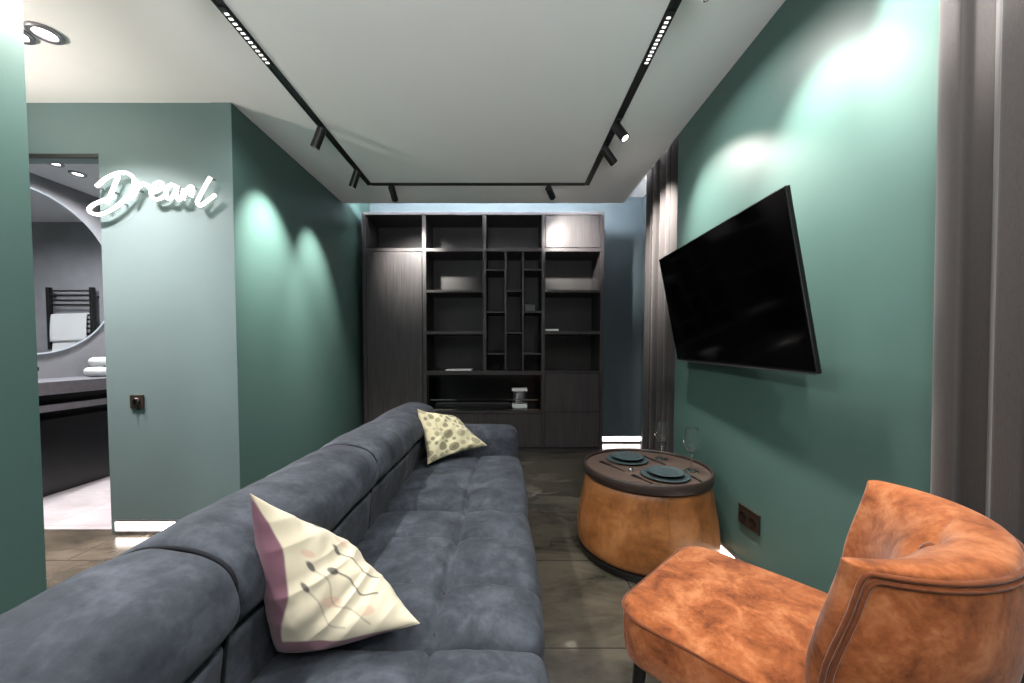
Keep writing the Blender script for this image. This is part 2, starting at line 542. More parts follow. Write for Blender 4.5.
def track_head(x, y, target, label, power=60, angle=60, blend=0.5, color=(1, 0.95, 0.88), drop=0.045, length=0.135, group='cylinder spotlights on the ceiling track'):
    t = thing('track_spotlight', label, 'spotlight', (x, y, ZC), group=group)
    bm = bmesh.new()
    box(bm, -0.012, 0.012, -0.03, 0.03, -0.016, -0.002, 0.003)
    rod(bm, (0, 0, -0.014), (0, 0, -drop-0.012), 0.007, 10)
    link('mounting_stem', bm, M['black_metal'], t, 'auto')
    p = Vector((0, 0, -drop-0.012))
    d = (Vector(target)-Vector((x, y, ZC))).normalized()
    q = d.to_track_quat('Z', 'Y').to_matrix().to_4x4()
    bm = bmesh.new()
    r = 0.029
    lathe(bm, [(0, -0.035), (r-0.003, -0.035), (r, -0.032), (r, length-0.035), (r-0.004, length-0.035), (r-0.005, length-0.047), (0, length-0.047)], 28)
    bmesh.ops.transform(bm, matrix=Matrix.Translation(p) @ q, verts=bm.verts)
    b = link('lamp_body', bm, M['black_metal'], t, 'auto')
    bm = bmesh.new()
    lathe(bm, [(0, length-0.046), (r-0.008, length-0.046), (r-0.008, length-0.043), (0, length-0.041)], 24)
    bmesh.ops.transform(bm, matrix=Matrix.Translation(p) @ q, verts=bm.verts)
    link('lens', bm, M['led_lens'], t, True)
    lp = Vector((x, y, ZC))+p+d*(length-0.03)
    s = spot('spot_lamp', None, lp, lp+d, power, angle, blend, 0.02, color)
    s.parent = t; s.location = lp-Vector((x, y, ZC))
    return t

HEADS = [
    (XTL, 2.516, (XL, 2.62, 1.75), 'black cylinder spotlight on left track, nearer of the two lighting left wall', 175, 62),
    (XTL, 3.107, (XL, 3.24, 1.65), 'black cylinder spotlight on left track just before the far corner', 125, 58),
    (XTR, 2.465, (XR, 2.02, 1.62), 'black cylinder spotlight on right track with its bright lens showing', 88, 76),
    (XTR, 2.749, (1.28, 3.05, 2.12), 'black cylinder spotlight on right track aimed at far curtain', 210, 66),
    (-1.026, YTB, (-1.03, 4.117, 2.20), 'black cylinder spotlight hanging at left end of the cross track', 120, 66),
    (0.385, YTB, (0.72, 4.117, 2.40), 'black cylinder spotlight hanging at right end of the cross track', 150, 60),
    (XTR, 1.462, (XR, 1.42, 1.85), 'black cylinder spotlight cropped by photo top right of the right LED strip', 92, 66),
    (XTL, 1.49, (XN, 1.10, 2.15), 'black cylinder spotlight cropped by photo top over the left hallway', 72, 84),
]
for (x, y, tg, lb, pw, an) in HEADS:
    track_head(x, y, tg, lb, pw, an, 0.95 if y == YTB else 1.0)
# first head read from its wall glow; the others unseen, added for fill
for (x, y, tg) in ((XTR, 0.98, (XR, 1.00, 2.25)), (XTL, -0.2, (-0.7, 0.2, 0.0)), (XTR, -0.3, (0.5, 0.2, 0.0)), (XTL, -1.4, (-0.6, -1.0, 0)), (XTR, -1.4, (0.3, -1.2, 0.0))):
    track_head(x, y, tg, 'unseen black cylinder spotlight on the track overhead near the camera', 66 if y > 0.5 else 22, 58 if y > 0.5 else 100)

def grille(x, y0, y1, label, n=12, power=8):
    t = thing('grille_downlight', label, 'track light', (x, (y0+y1)/2, ZC), group='LED grille lights in the ceiling track')
    L = y1-y0
    bm = bmesh.new()
    box(bm, -0.017, 0.017, -L/2-0.02, L/2+0.02, -0.010, -0.001, 0.001)
    link('housing', bm, M['black_metal'], t)
    for i in range(n):
        yy = -L/2+(i+0.5)*L/n
        c = link('lens', bx(-0.0085, 0.0085, yy-L/n*0.22, yy+L/n*0.22, -0.0115, -0.0102), M['led_cell'], t)
    l = bpy.data.lights.new('grille_lamp', 'AREA'); l.shape = 'RECTANGLE'; l.size = 0.03; l.size_y = L; l.energy = power
    l.color = (1, 0.97, 0.93); l.spread = R(150)
    o = bpy.data.objects.new('grille_lamp', l); COL.objects.link(o); o.location = (0, 0, -0.014); o.parent = t
grille(XTL, 1.68, 1.985, 'short black LED strip of bright cells in left ceiling track')
grille(XTR, 1.70, 1.985, 'short black LED strip of bright cells in right ceiling track')
for x, y in ((XTL, 0.6), (XTR, 0.6), (XTL, -0.9), (XTR, -0.9)):  # unseen strips added overhead for more room light
    grille(x, y-0.15, y+0.15, 'unseen black LED strip added in the track overhead', power=14)

# hallway downlights
def downlight(x, y, label, power=20, z=ZC, group='round recessed hallway downlights', r=0.062, color=(1, 0.80, 0.78), tilt=(0.0, 0.0), cone=118):
    t = thing('recessed_downlight', label, 'downlight', (x, y, z), (tilt[0], tilt[1], 0), group)
    bm = bmesh.new()
    lathe(bm, [(r, 0.0), (r, -0.010), (r-0.006, -0.014), (r-0.020, -0.012), (r-0.024, -0.002), (r-0.024, 0.0)], 40)
    link('trim_ring', bm, M['grey_metal'], t, 'auto')
    bm = bmesh.new()
    lathe(bm, [(0, -0.006), (r-0.024, -0.005), (r-0.024, -0.001), (0, -0.001)], 32)
    link('lens', bm, M['downlight'], t, True)
    s = spot('downlight_lamp', None, (0, 0, -0.02), (0, 0, -1), power, cone, 0.9, 0.04, color)
    s.parent = t
    return t
downlight(-2.165, 1.80, 'round hallway downlight with grey ring, right one of the pair', 140)
downlight(-2.305, 1.80, 'round hallway downlight with grey ring, half hidden by left wall', 140)
downlight(-3.10, 1.75, 'round hallway downlight with grey ring, around the corner', 170)
for x, y, lb in ((-3.60, 3.02, 'bathroom ceiling downlight above mirror, left of the three'), (-3.62, 3.20, 'bathroom ceiling downlight above mirror, glowing one in the middle'), (-3.50, 3.34, 'bathroom ceiling downlight above mirror, nearest the neon sign')):
    downlight(x, y, lb, 62, ZC, 'bathroom ceiling downlights', 0.055, (0.95, 0.97, 1.0), cone=168)
downlight(-2.6, 3.5, 'bathroom ceiling downlight over the pale floor', 18, ZC, 'bathroom ceiling downlights', 0.055, (0.95, 0.97, 1.0), cone=168)

# unseen wall lamp added to brighten the hallway ceiling
wl = thing('added_uplight', 'unseen white half-bowl lamp added to light the hallway ceiling', 'wall lamp', (-3.0, YN, 1.95))
bm = bmesh.new()
lathe(bm, [(0.0, -0.10), (0.05, -0.095), (0.10, -0.06), (0.13, 0.0), (0.125, 0.0), (0.095, -0.055), (0.0, -0.085)], 40)
bmesh.ops.bisect_plane(bm, geom=bm.verts[:]+bm.edges[:]+bm.faces[:], plane_co=(0, 0.0005, 0), plane_no=(0, -1, 0), clear_outer=True)
link('bowl', bm, M['white'], wl, 'auto')
link('wall_plate', bx(-0.13, 0.13, 0.0005, 0.006, -0.10, 0.0), M['white'], wl)
bm = bmesh.new(); lathe(bm, [(0, -0.03), (0.03, -0.02), (0.035, 0.0), (0.02, 0.02), (0, 0.028)], 20, 0, 0.045, -0.03); link('bulb', bm, M['downlight'], wl, True)
ul = spot('added_uplight_lamp', None, (0, 0.06, 0.02), (0.45, 0.22, 1), 58, 150, 0.8, 0.04, (1, 0.90, 0.80)); ul.parent = wl

# ------------------------------------------------------------------ built-in shelving
CY = 4.117
cab = thing('shelving_cabinet', 'charcoal oak built-in wall cabinet with open shelves at end of room', 'cabinet', (-0.256, CY, 0))
def cpart(name, x0, x1, z0, z1, y0=CY, y1=YB-0.03, mat='oak_frame', bev=0.0015, parent=None):
    return link(name, bx(x0+0.256, x1+0.256, y0-CY, y1-CY, z0, z1, bev=bev, seg=1), M[mat], parent or cab)
D1, D2, D3 = (-0.923, -0.881), (-0.261, -0.222), (0.386, 0.424)
cpart('side_panel', -1.581, -1.537, 0, 2.65)
cpart('side_panel', 1.030, 1.068, 0, 2.65)
cpart('top_panel', -1.537, 1.030, 2.618, 2.65)
cpart('plinth', -1.537, 1.030, 0.0, 0.06, CY+0.03)
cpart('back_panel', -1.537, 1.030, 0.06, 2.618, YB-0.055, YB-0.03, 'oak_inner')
cpart('divider', D1[0], D1[1], 0.06, 2.618)
cpart('divider', D2[0], D2[1], 0.915, 2.618)
cpart('divider', D3[0], D3[1], 0.06, 2.618)
# rows
for x0, x1 in ((-1.537, D1[0]), (D1[1], D2[0]), (D2[1], D3[0]), (D3[1], 1.030)):
    cpart('shelf', x0, x1, 2.224, 2.261)
for z0, z1 in ((1.778, 1.807), (1.320, 1.356)):
    cpart('shelf', D1[1], D2[0], z0, z1, CY+0.002)
    cpart('shelf', D3[1], 1.030, z0, z1, CY+0.002)
cpart('shelf', D1[1], D3[0], 0.873, 0.915, CY+0.001)
cpart('shelf', D3[1], 1.030, 0.893, 0.915, CY+0.002)
# small pigeon-hole grid
for x0, x1 in ((-0.021, 0.001), (0.171, 0.193)):
    cpart('upright', x0, x1, 0.915, 2.224, CY+0.012)
for x0, x1, rows in ((D2[1], -0.021, (2.028, 1.567, 1.105)), (0.001, 0.171, (1.797, 1.336)), (0.193, D3[0], (2.028, 1.567, 1.105))):
    for z in rows: cpart('pigeonhole_shelf', x0, x1, z-0.009, z+0.009, CY+0.014)
# doors and drawers
cpart('door', -1.533, D1[0]-0.004, 0.066, 2.219, CY-0.003, CY+0.019, 'oak')
cpart('door', D3[1]+0.004, 1.026, 2.266, 2.614, CY-0.003, CY+0.019, 'oak')
cpart('drawer', D3[1]+0.004, 1.026, 0.462, 0.888, CY-0.003, CY+0.019, 'oak')
cpart('drawer', D3[1]+0.004, 1.026, 0.066, 0.456, CY-0.003, CY+0.019, 'oak')
cpart('drawer', D1[1]+0.004, -0.25, 0.066, 0.440, CY-0.003, CY+0.019, 'oak')
cpart('drawer', -0.245, D3[0]-0.004, 0.066, 0.440, CY-0.003, CY+0.019, 'oak')
cpart('shelf', D1[1], D3[0], 0.446, 0.474, CY)

# fireplace insert
fp = thing('fireplace', 'black glass-fronted fireplace insert below the centre shelves', 'fireplace', (-0.2475, CY, 0.475))
fx0, fx1 = D1[1]+0.252, D3[0]+0.243
bm = bmesh.new()
H = 0.396
box(bm, fx0, fx1, 0.36, 0.38, 0, H); box(bm, fx0, fx0+0.012, 0.012, 0.36, 0, H); box(bm, fx1-0.012, fx1, 0.012, 0.36, 0, H)
box(bm, fx0+0.012, fx1-0.012, 0.012, 0.36, 0, 0.012); box(bm, fx0+0.012, fx1-0.012, 0.012, 0.36, H-0.012, H)
link('firebox', bm, M['fire_black'], fp)
bm = bmesh.new(); box(bm, fx0+0.06, fx1-0.30, 0.14, 0.26, 0.012, 0.055, 0.004)
bu = link('burner', bm, M['black_metal'], fp)
link('burner_slot', bx(fx0+0.10, fx1-0.34, 0.185, 0.215, 0.0552, 0.058), M['grey_metal'], bu)
bm = bmesh.new(); box(bm, fx0+0.03, fx1-0.03, 0.022, 0.028, 0.014, 0.118)
link('glass_screen', bm, M['acrylic'], fp)
bm = bmesh.new(); box(bm, fx0+0.03, fx1-0.03, 0.020, 0.030, 0.112, 0.122)
link('top_rail', bm, M['chrome'], fp)
bm = bmesh.new(); box(bm, fx0+0.012, fx1-0.012, 0.002, 0.018, 0.003, 0.015)
link('bottom_rail', bm, M['chrome'], fp)
for q in (0.25, 0.75):
    bm = bmesh.new(); lathe(bm, [(0, 0), (0.008, 0), (0.008, 0.016), (0, 0.018)], 14, fx0+(fx1-fx0)*q, 0.040, 0.012)
    link('screen_foot', bm, M['chrome'], fp, 'auto')

# things on the shelves
tag(link('book', bx(-0.677, -0.391, CY+0.004, CY+0.20, 0.9155, 0.932, bev=0.003), M['book_white']), 'thin white book lying flat on second column shelf, lowest open bay', 'book')
tag(link('book', bx(0.43, 0.575, CY+0.003, CY+0.21, 1.3565, 1.378, bev=0.003), M['book_white']), 'white book lying flat on a right column shelf', 'book')
bm = bmesh.new(); box(bm, 0.206, 0.316, CY+0.03, CY+0.14, 1.5765, 1.645, 0.006)
t = tag(link('storage_box', bm, M['microcement_dark']), 'small dark grey box in the pigeon-hole grid', 'box')
link('lid', bx(0.202, 0.320, CY+0.026, CY+0.144, 1.630, 1.650, bev=0.004), M['microcement_dark'], t)
# stacked pieces in the fireplace niche
tag(link('storage_box', bx(0.065, 0.235, CY+0.05, CY+0.16, 0.4885, 0.545, bev=0.006), M['book_white']), 'low white box at the bottom of stack in fireplace niche', 'box')
bm = bmesh.new()
lathe(bm, [(0, 0), (0.078, 0), (0.082, 0.006)] + sum([[(0.082, 0.012+0.0175*i), (0.0785, 0.016+0.0175*i), (0.0785, 0.0225+0.0175*i), (0.082, 0.0265+0.0175*i)] for i in range(6)], []) + [(0.080, 0.122), (0.072, 0.124), (0, 0.124)], 40, 0.155, CY+0.121, 0.5455)
o = tag(link('canister', bm, M['grey_metal'], None, 'auto'), 'ribbed silver canister on white box in fireplace niche', 'canister')
bm = bmesh.new(); lathe(bm, [(0, 0.0), (0.03, 0.0), (0.03, 0.012), (0, 0.012)], 24, 0.155, CY+0.105, 0.669)
link('cap', bm, M['black_metal'], o, 'auto')
tag(link('storage_box', bx(0.062, 0.232, CY+0.05, CY+0.16, 0.6825, 0.715, bev=0.004), M['book_white']), 'slim white box on top of ribbed silver canister', 'box')

# ------------------------------------------------------------------ sofa
sofa = thing('sofa', 'long slate blue suede sofa with tufted seat along left side', 'sofa', (-0.36, 1.2, 0))
SO = Vector((-0.36, 1.2, 0))
def sl(name, bm, mat=M['suede'], parent=None, sm=True):
    bmesh.ops.translate(bm, vec=-SO, verts=bm.verts)
    return link(name, bm, mat, parent or sofa, sm)
SY = [-0.10, 0.872, 1.612, 2.445]
BY = [-0.10, 0.69, 1.45, 2.655]
sl('base', bx(-0.80, 0.055, SY[0]-0.20, 2.62, 0.06, 0.24, bev=0.02), sm='auto')
for lx in (-0.74, 0.0):
    for ly in (SY[0]-0.12, 1.2, 2.56):
        bm = bmesh.new(); lathe(bm, [(0, 0), (0.022, 0), (0.028, 0.062), (0, 0.062)], 16, lx, ly, 0)
        sl('leg', bm, M['black_metal'], sm='auto')

SX0, SX1 = -0.56, 0.095
def seat_fn(y0, y1, seed):
    cx, cyy = (SX0+SX1)/2, (y0+y1)/2
    lx, ly = SX1-SX0, y1-y0
    def fn(q):
        x, y, z = q
        if z > 0.02:
            u = (x+lx/2)/lx; v = (y+ly/2)/ly
            up = smooth(z, 0.02, 0.13)
            # pads 2 x 3
            ux = u/0.58 if u < 0.58 else 1+(u-0.58)/0.42; vy = v/0.27 if v < 0.27 else (1+(v-0.27)/0.37 if v < 0.64 else 2+(v-0.64)/0.36)
            du = abs(u-0.58)*lx
            dv = min(abs(v-0.27), abs(v-0.64))*ly
            wob = 0.012*noise.noise(Vector((x*6, y*6, seed)))
            puff = 0.015*math.sin(PI*min(1, max(0, ux % 1.0)))**0.5*math.sin(PI*min(1, max(0, vy % 1.0)))**0.5 if 0 < u < 1 and 0 < v < 1 else 0
            crease = 0.014*math.exp(-(du/0.008)**2)+0.016*math.exp(-((dv+wob*0.3)/0.008)**2)
            knot = 0.016*math.exp(-(du**2+dv**2)/0.035**2)
            dome = 0.022*(1-(2*u-1)**4)*(1-(2*v-1)**4)
            wr = 0.006*noise.noise(Vector((x*9, y*14, seed+3)))+0.003*noise.noise(Vector((x*25, y*25, seed)))
            z += up*(puff+dome-min(0.03, crease)-knot+wr)
        # front face bulge
        if x > lx/2-0.08: x += 0.012*math.sin(PI*(y+ly/2)/ly)
        return Vector((x+cx, y+cyy, z+0.315))
    return fn
for i in range(3):
    bm = bmesh.new()
    y0, y1 = SY[i]+0.003, SY[i+1]-0.003
    rounded_box(bm, (SX1-SX0, y1-y0, 0.26), 0.045, (44, 56, 6), seat_fn(y0, y1, i*5.3))
    sc = sl('seat_cushion', bm)
    # stitched seams lying in the creases
    bm = bmesh.new()
    fn = seat_fn(y0, y1, i*5.3)
    lx, ly = SX1-SX0, y1-y0
    for k in (0.27, 0.64):
        tube(bm, [fn(Vector((-lx/2+0.05+(lx-0.09)*t/30, -ly/2+ly*k, 0.13)))-Vector((0, 0, 0.0005)) for t in range(31)], 0.0022, 6)
    tube(bm, [fn(Vector((0.08*lx, -ly/2+0.03+(ly-0.06)*t/40, 0.13)))-Vector((0, 0, 0.0005)) for t in range(41)], 0.0022, 6)
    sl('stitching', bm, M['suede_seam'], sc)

# back cushions: profile swept along the sofa with rounded ends
BP = catmull([(-0.545, 0.40), (-0.538, 0.50), (-0.530, 0.57), (-0.524, 0.610), (-0.508, 0.66), (-0.512, 0.725), (-0.550, 0.762), (-0.62, 0.781), (-0.695, 0.776), (-0.762, 0.737), (-0.803, 0.66),
              (-0.815, 0.54), (-0.815, 0.35), (-0.81, 0.10), (-0.70, 0.08), (-0.60, 0.10), (-0.555, 0.25)], 6, True)
BP = [Vector((p.x, p.y)) for p in BP]
cen = sum(BP, Vector((0, 0)))/len(BP)
def back_section(y0, y1, seed, end_r0=0.03, end_r1=0.03):
    bm = bmesh.new()
    L = y1-y0
    ys = []
    for k in range(7): a = PI/2*k/6; ys.append((y0+end_r0*(1-math.sin(a)) if False else y0+end_r0*(1-math.cos(a)), end_r0*(1-math.sin(a))))
    n = 50
    for k in range(1, n): ys.append((y0+end_r0+(L-end_r0-end_r1)*k/n, 0))
    for k in range(7): a = PI/2*(1-k/6); ys.append((y1-end_r1*(1-math.cos(a)), end_r1*(1-math.sin(a))))
    rings = []
    for y, ins in ys:
        ring = []
        for j, p in enumerate(BP):
            a, b = BP[j-1], BP[(j+1) % len(BP)]
            t = (b-a).normalized(); nrm = Vector((t.y, -t.x))
            if nrm.dot(p-cen) < 0: nrm = -nrm
            v = (y-y0)/L
            puff = 0.0
            if p.y > 0.44:
                puff = 0.014*(1-(2*v-1)**8)*smooth(p.y, 0.44, 0.6)*0.45
                puff += 0.005*noise.noise(Vector((p.x*5, y*5, p.y*5+seed)))+0.004*noise.noise(Vector((p.x*16, y*16, p.y*16+seed)))
                if p.x > -0.58:
                    puff -= 0.022*math.exp(-((p.y-0.607)/0.012)**2)
                    puff += 0.010*math.exp(-((p.y-0.67)/0.04)**2)
            q = p+nrm*(puff-ins)
            ring.append(bm.verts.new((q.x, y, q.y)))
        rings.append(ring)
    for a, b in zip(rings, rings[1:]):
        m = len(a)
        for j in range(m): bm.faces.new((a[j], a[(j+1) % m], b[(j+1) % m], b[j]))
    bm.faces.new(rings[0]); bm.faces.new(rings[-1][::-1])
    return bm
for i in range(3):
    y0, y1 = BY[i]+0.002, BY[i+1]-0.002
    b = sl('back_cushion', back_section(y0, y1, i*7.7, 0.016, 0.016 if i < 2 else 0.08))
    bm = bmesh.new()
    for yy, dd in ((y0-0.002, 0.0),):
        pts = [(p.x, yy, p.y) for p in BP if p.y > 0.46 and p.x > -0.86]
        k = min(range(len(pts)), key=lambda q: pts[q][2]+(10 if pts[q][0] < -0.7 else 0))
        pts = pts[k:]+pts[:k]
        ctr = Vector((cen.x, yy, cen.y))
        tube(bm, [Vector(p)+(Vector(p)-Vector((-0.66, yy, 0.58))).normalized()*-0.005 for p in pts[:len(pts)-1]], 0.0042, 6)
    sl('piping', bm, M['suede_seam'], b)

def arm(y0, y1):
    bm = bmesh.new()
    def fn(q):
        x, y, z = q
        z += 0.006*noise.noise(Vector((x*6, y*8, 1.2)))
        if z > 0.1: z += 0.008*math.cos(x*4)
        return Vector((x-0.265, y+(y0+y1)/2, z+0.345))
    rounded_box(bm, (0.69, y1-y0, 0.56), 0.07, (24, 6, 20), fn)
    return bm
sl('armrest', arm(2.448, 2.655))
sl('armrest', arm(-0.305, -0.103))

# ------------------------------------------------------------------ pillows
def pillow_panel(A, D, B, C, T, sign, seed, n=72, wr=0.006, dent=0.0, pin=(0.1, 0.1, 0.1, 0.1)):
    A, B, C, D = map(Vector, (A, B, C, D))
    cen = (A+B+C+D)/4
    s0 = ((C-A).cross(B-A)).normalized()
    def local_n(u, v):
        du = (D-A)*(1-v)+(B-C)*v; dv = (C-A)*(1-u)+(B-D)*u
        m = dv.cross(du).normalized()
        return m*sign
    bm = bmesh.new()
    grid = []
    for i in range(n+1):
        row = []
        for j in range(n+1):
            u, v = i/n, j/n
            # pinched sides, pointed corners
            a, b = 2*u-1, 2*v-1
            pu = u+(0.5-u)*pin[0 if a < 0 else 1]*(1-b*b)*abs(a)
            pv = v+(0.5-v)*pin[2 if b < 0 else 3]*(1-a*a)*abs(b)
            p = A*(1-pu)*(1-pv)+D*pu*(1-pv)+B*pu*pv+C*(1-pu)*pv
            e = max(0, (1-a*a)*(1-b*b))
            t = T*e**0.42
            k = e**0.35
            t += k*(wr*2.2*noise.noise(Vector((u*4, v*4, seed)))+wr*1.1*(1-abs(noise.noise(Vector((u*3.2+v*5.5, v*1.2-u*0.8, seed+8))))*4)*0.6+wr*0.5*noise.noise(Vector((u*11+2*v, v*8, seed+4))))
            if dent: t -= dent*math.exp(-((a-b*0.2+0.35)/0.16)**2)*e**0.5
            row.append(bm.verts.new(p+local_n(u, v)*t))
        grid.append(row)
    for i in range(n):
        for j in range(n):
            bm.faces.new((grid[i][j], grid[i+1][j], grid[i+1][j+1], grid[i][j+1]))
    return bm

def colour_panel(o, n, fn):
    me = o.data
    at = me.color_attributes.new('print_colour', 'FLOAT_COLOR', 'POINT')
    for i in range(n+1):
        for j in range(n+1):
            c = fn(i/n, j/n)
            at.data[i*(n+1)+j].color = (*c, 1)

def seg_d(p, a, b):
    ax, ay = a; bx_, by = b; px, py = p
    dx, dy = bx_-ax, by-ay
    t = max(0, min(1, ((px-ax)*dx+(py-ay)*dy)/(dx*dx+dy*dy+1e-9)))
    return math.hypot(px-ax-dx*t, py-ay-dy*t)

def mixc(a, b, t): return tuple(x*(1-t)+y*t for x, y in zip(a, b))

N1 = 150
P1 = (-0.07, 0.0, -0.02, -0.07)
A, C, B, D = (-0.515, 0.74, 0.862), (-0.505, 0.80, 0.487), (-0.205, 0.865, 0.500), (-0.455, 1.00, 0.575)
p1 = thing('throw_pillow', 'cream floral pillow with mauve back leaning against near part of sofa', 'pillow', (-0.42, 0.85, 0.49))
def to_local(bm, o): bmesh.ops.translate(bm, vec=-o.location, verts=bm.verts); return bm
cream, mauve, pink, ink = lin((214, 205, 182)), lin((122, 84, 99)), lin((206, 160, 140)), lin((50, 46, 50))
STEMS = [[(0.52, 0.09), (0.66, 0.10), (0.80, 0.17)], [(0.70, 0.13), (0.84, 0.20), (0.93, 0.32)], [(0.58, 0.32), (0.72, 0.42), (0.82, 0.56), (0.97, 0.62)], [(0.52, 0.45), (0.66, 0.55), (0.76, 0.68), (0.92, 0.73)], [(0.34, 0.40), (0.46, 0.50), (0.52, 0.66), (0.66, 0.74), (0.80, 0.90)], [(0.30, 0.52), (0.40, 0.62), (0.48, 0.78), (0.60, 0.84)]]
BUDS = [(0.50, 0.09, 0.9, 0.1, 0.055, ink), (0.66, 0.13, 0.9, 0.35, 0.06, ink), (0.56, 0.30, 0.6, 0.8, 0.06, ink), (0.49, 0.44, 0.9, 0.45, 0.06, ink), (0.32, 0.38, 0.6, 0.6, 0.05, ink), (0.28, 0.50, 0.6, 0.6, 0.045, ink), (0.66, 0.24, 0.7, 0.7, 0.09, pink), (0.50, 0.64, 0.9, 0.3, 0.10, pink), (0.78, 0.80, 0.9, 0.3, 0.09, pink), (0.30, 0.30, 0.9, 0.3, 0.06, pink)]
STEMS = [[(p.x, p.y) for p in catmull([(a, b, 0) for a, b in st], 5)] for st in STEMS]
def floral(u, v):
    c = cream
    u0 = u; u = u*1.22-0.02
    for (x, y, ax, ay, r, k) in BUDS:
        l = math.hypot(ax, ay); ex, ey = ax/l, ay/l
        al, ac = (u-x)*ex+(v-y)*ey, -(u-x)*ey+(v-y)*ex
        d = math.hypot(al, ac*2.6)
        c = mixc(c, k, (1-smooth(d, r*0.7, r*1.15))*(0.85 if k is ink else 0.5))
    for k, s in enumerate(STEMS):
        d = min(seg_d((u, v), a, b) for a, b in zip(s, s[1:]))
        c = mixc(c, ink, (1-smooth(d, 0.003, 0.010))*(0.75 if k < 4 else 0.35))
    # mauve printed border low on the panel
    u = u0
    w1 = 0.14*smooth(v, 0.02, 0.35)*(1-0.35*smooth(v, 0.5, 1.0))+0.012*math.sin(v*14)
    w2 = 0.13*(1-smooth(u, 0.30, 0.80))+0.012*math.sin(u*11)
    e = max(1-smooth(u, w1-0.008, w1+0.008), smooth(v, 1-w2-0.008, 1-w2+0.008))
    return mixc(c, mauve, e)
f = link('front_panel', to_local(pillow_panel(A, D, B, C, 0.070, 1, 2.0, N1, 0.006, 0.0, P1), p1), M['print'], p1, True)
colour_panel(f, N1, floral)
f['label'] = 'cream printed front panel'
b = link('back_panel', to_local(pillow_panel(A, D, B, C, 0.030, -1, 5.0, 60, 0.004, 0.0, P1), p1), M['mauve'], p1, True)
b['label'] = 'mauve velour back panel'

A, C, B, D = (-0.528, 2.20, 0.800), (-0.455, 2.12, 0.490), (-0.122, 2.36, 0.540), (-0.360, 2.44, 0.710)
p2 = thing('throw_pillow', 'small cream pillow with grey dots at far end of sofa', 'pillow', (-0.35, 2.3, 0.49))
random.seed(11)
DOTS = []
for _ in range(900):
    r = random.choice([0.035, 0.05, 0.065, 0.085])
    q = (random.random(), random.random(), r)
    if all(math.hypot(q[0]-d[0], q[1]-d[1]) > q[2]+d[2]+0.012 for d in DOTS): DOTS.append(q)
ivory, sage, sage2 = lin((212, 205, 170)), lin((140, 136, 108)), lin((168, 163, 132))
def dots(u, v):
    c = ivory
    for (x, y, r) in DOTS:
        d = math.hypot(u-x, v-y)
        if d < r*1.3:
            c = mixc(c, sage if int(x*97) % 3 else sage2, 1-smooth(d, r*0.85, r*1.1))
            if int(y*53) % 2: c = mixc(c, ivory, (1-smooth(abs(d-r*0.55), 0.002, 0.008))*0.6)
    return c
N2 = 130
f = link('front_panel', to_local(pillow_panel(A, D, B, C, 0.058, 1, 9.0, N2, 0.006, 0.020), p2), M['print'], p2, True)
colour_panel(f, N2, dots)
b = link('back_panel', to_local(pillow_panel(A, D, B, C, 0.060, -1, 12.0, N2, 0.005), p2), M['print'], p2, True)
colour_panel(b, N2, dots)

# ------------------------------------------------------------------ ottoman table
OX, OY = 0.802, 2.132
ot = thing('ottoman_table', 'round cognac leather drum table with dark wooden tray top by right wall', 'side table', (OX, OY, 0))
bm = bmesh.new(); lathe(bm, [(0, 0), (0.366, 0), (0.376, 0.006), (0.376, 0.036), (0.366, 0.042), (0, 0.042)], 72)
link('base_ring', bm, M['black_plastic'], ot, 'auto')
bm = bmesh.new()
prof = [(v.x, v.y) for v in catmull([(0.360, 0.040), (0.378, 0.055), (0.384, 0.09), (0.382, 0.14), (0.375, 0.22), (0.360, 0.30), (0.347, 0.37), (0.336, 0.415), (0.322, 0.432), (0.30, 0.434)], 5)]
rings = lathe(bm, [(0.30, 0.040)]+prof+[(0, 0.434)], 96)
link('leather_body', bm, M['leather'], ot, True)
def body_r(z):
    for (r0, z0), (r1, z1) in zip(prof, prof[1:]):
        if z0 <= z <= z1: return r0+(r1-r0)*(z-z0)/(z1-z0+1e-9)
    return 0.34
for k in range(5):
    a = R(195)+k*2*PI/5
    bm = bmesh.new()
    for da in (-0.008, 0.008):
        tube(bm, [((body_r(z)+0.0004)*math.cos(a+da), (body_r(z)+0.0004)*math.sin(a+da), z) for z in [0.05+0.0370*i for i in range(11)]], 0.0013, 6)
    link('seam', bm, M['leather'], ot, True)
bm = bmesh.new()
lathe(bm, [(0, 0.434), (0.338, 0.434), (0.347, 0.440), (0.350, 0.455), (0.3505, 0.484), (0.346, 0.490), (0.338, 0.490), (0.334, 0.485), (0.334, 0.4745)], 96)
tt = link('tray_rim', bm, M['tray_edge'], ot, 'auto')
bm = bmesh.new(); lathe(bm, [(0, 0.4745), (0.3342, 0.4745), (0.3342, 0.462), (0, 0.462)], 96)
link('tray_top', bm, M['tray'], ot, 'auto')
TZ = 0.475

def plate(x, y, z, r, label, h=0.012, group='dark plates on the leather table'):
    bm = bmesh.new()
    lathe(bm, [(0, 0), (r*0.72, 0), (r*0.80, h*0.35), (r*0.97, h*0.85), (r, h), (r*0.985, h*1.12), (r*0.93, h*1.0), (r*0.80, h*0.62), (r*0.66, h*0.55), (0, h*0.5)], 56)
    o = link('plate', bm, M['plate'], None, True, (x, y, z))
    tag(o, label, 'plate', group)
plate(0.735, 2.255, TZ, 0.124, 'larger dark plate under the small one, place setting beside sofa side')
plate(0.741, 2.262, TZ+0.0145, 0.094, 'small dark plate on top, place setting farther from camera')
plate(0.846, 1.968, TZ, 0.124, 'larger dark plate under the small one, place setting nearer the armchair')
plate(0.852, 1.976, TZ+0.0145, 0.094, 'small dark plate on top, place setting nearer the armchair')

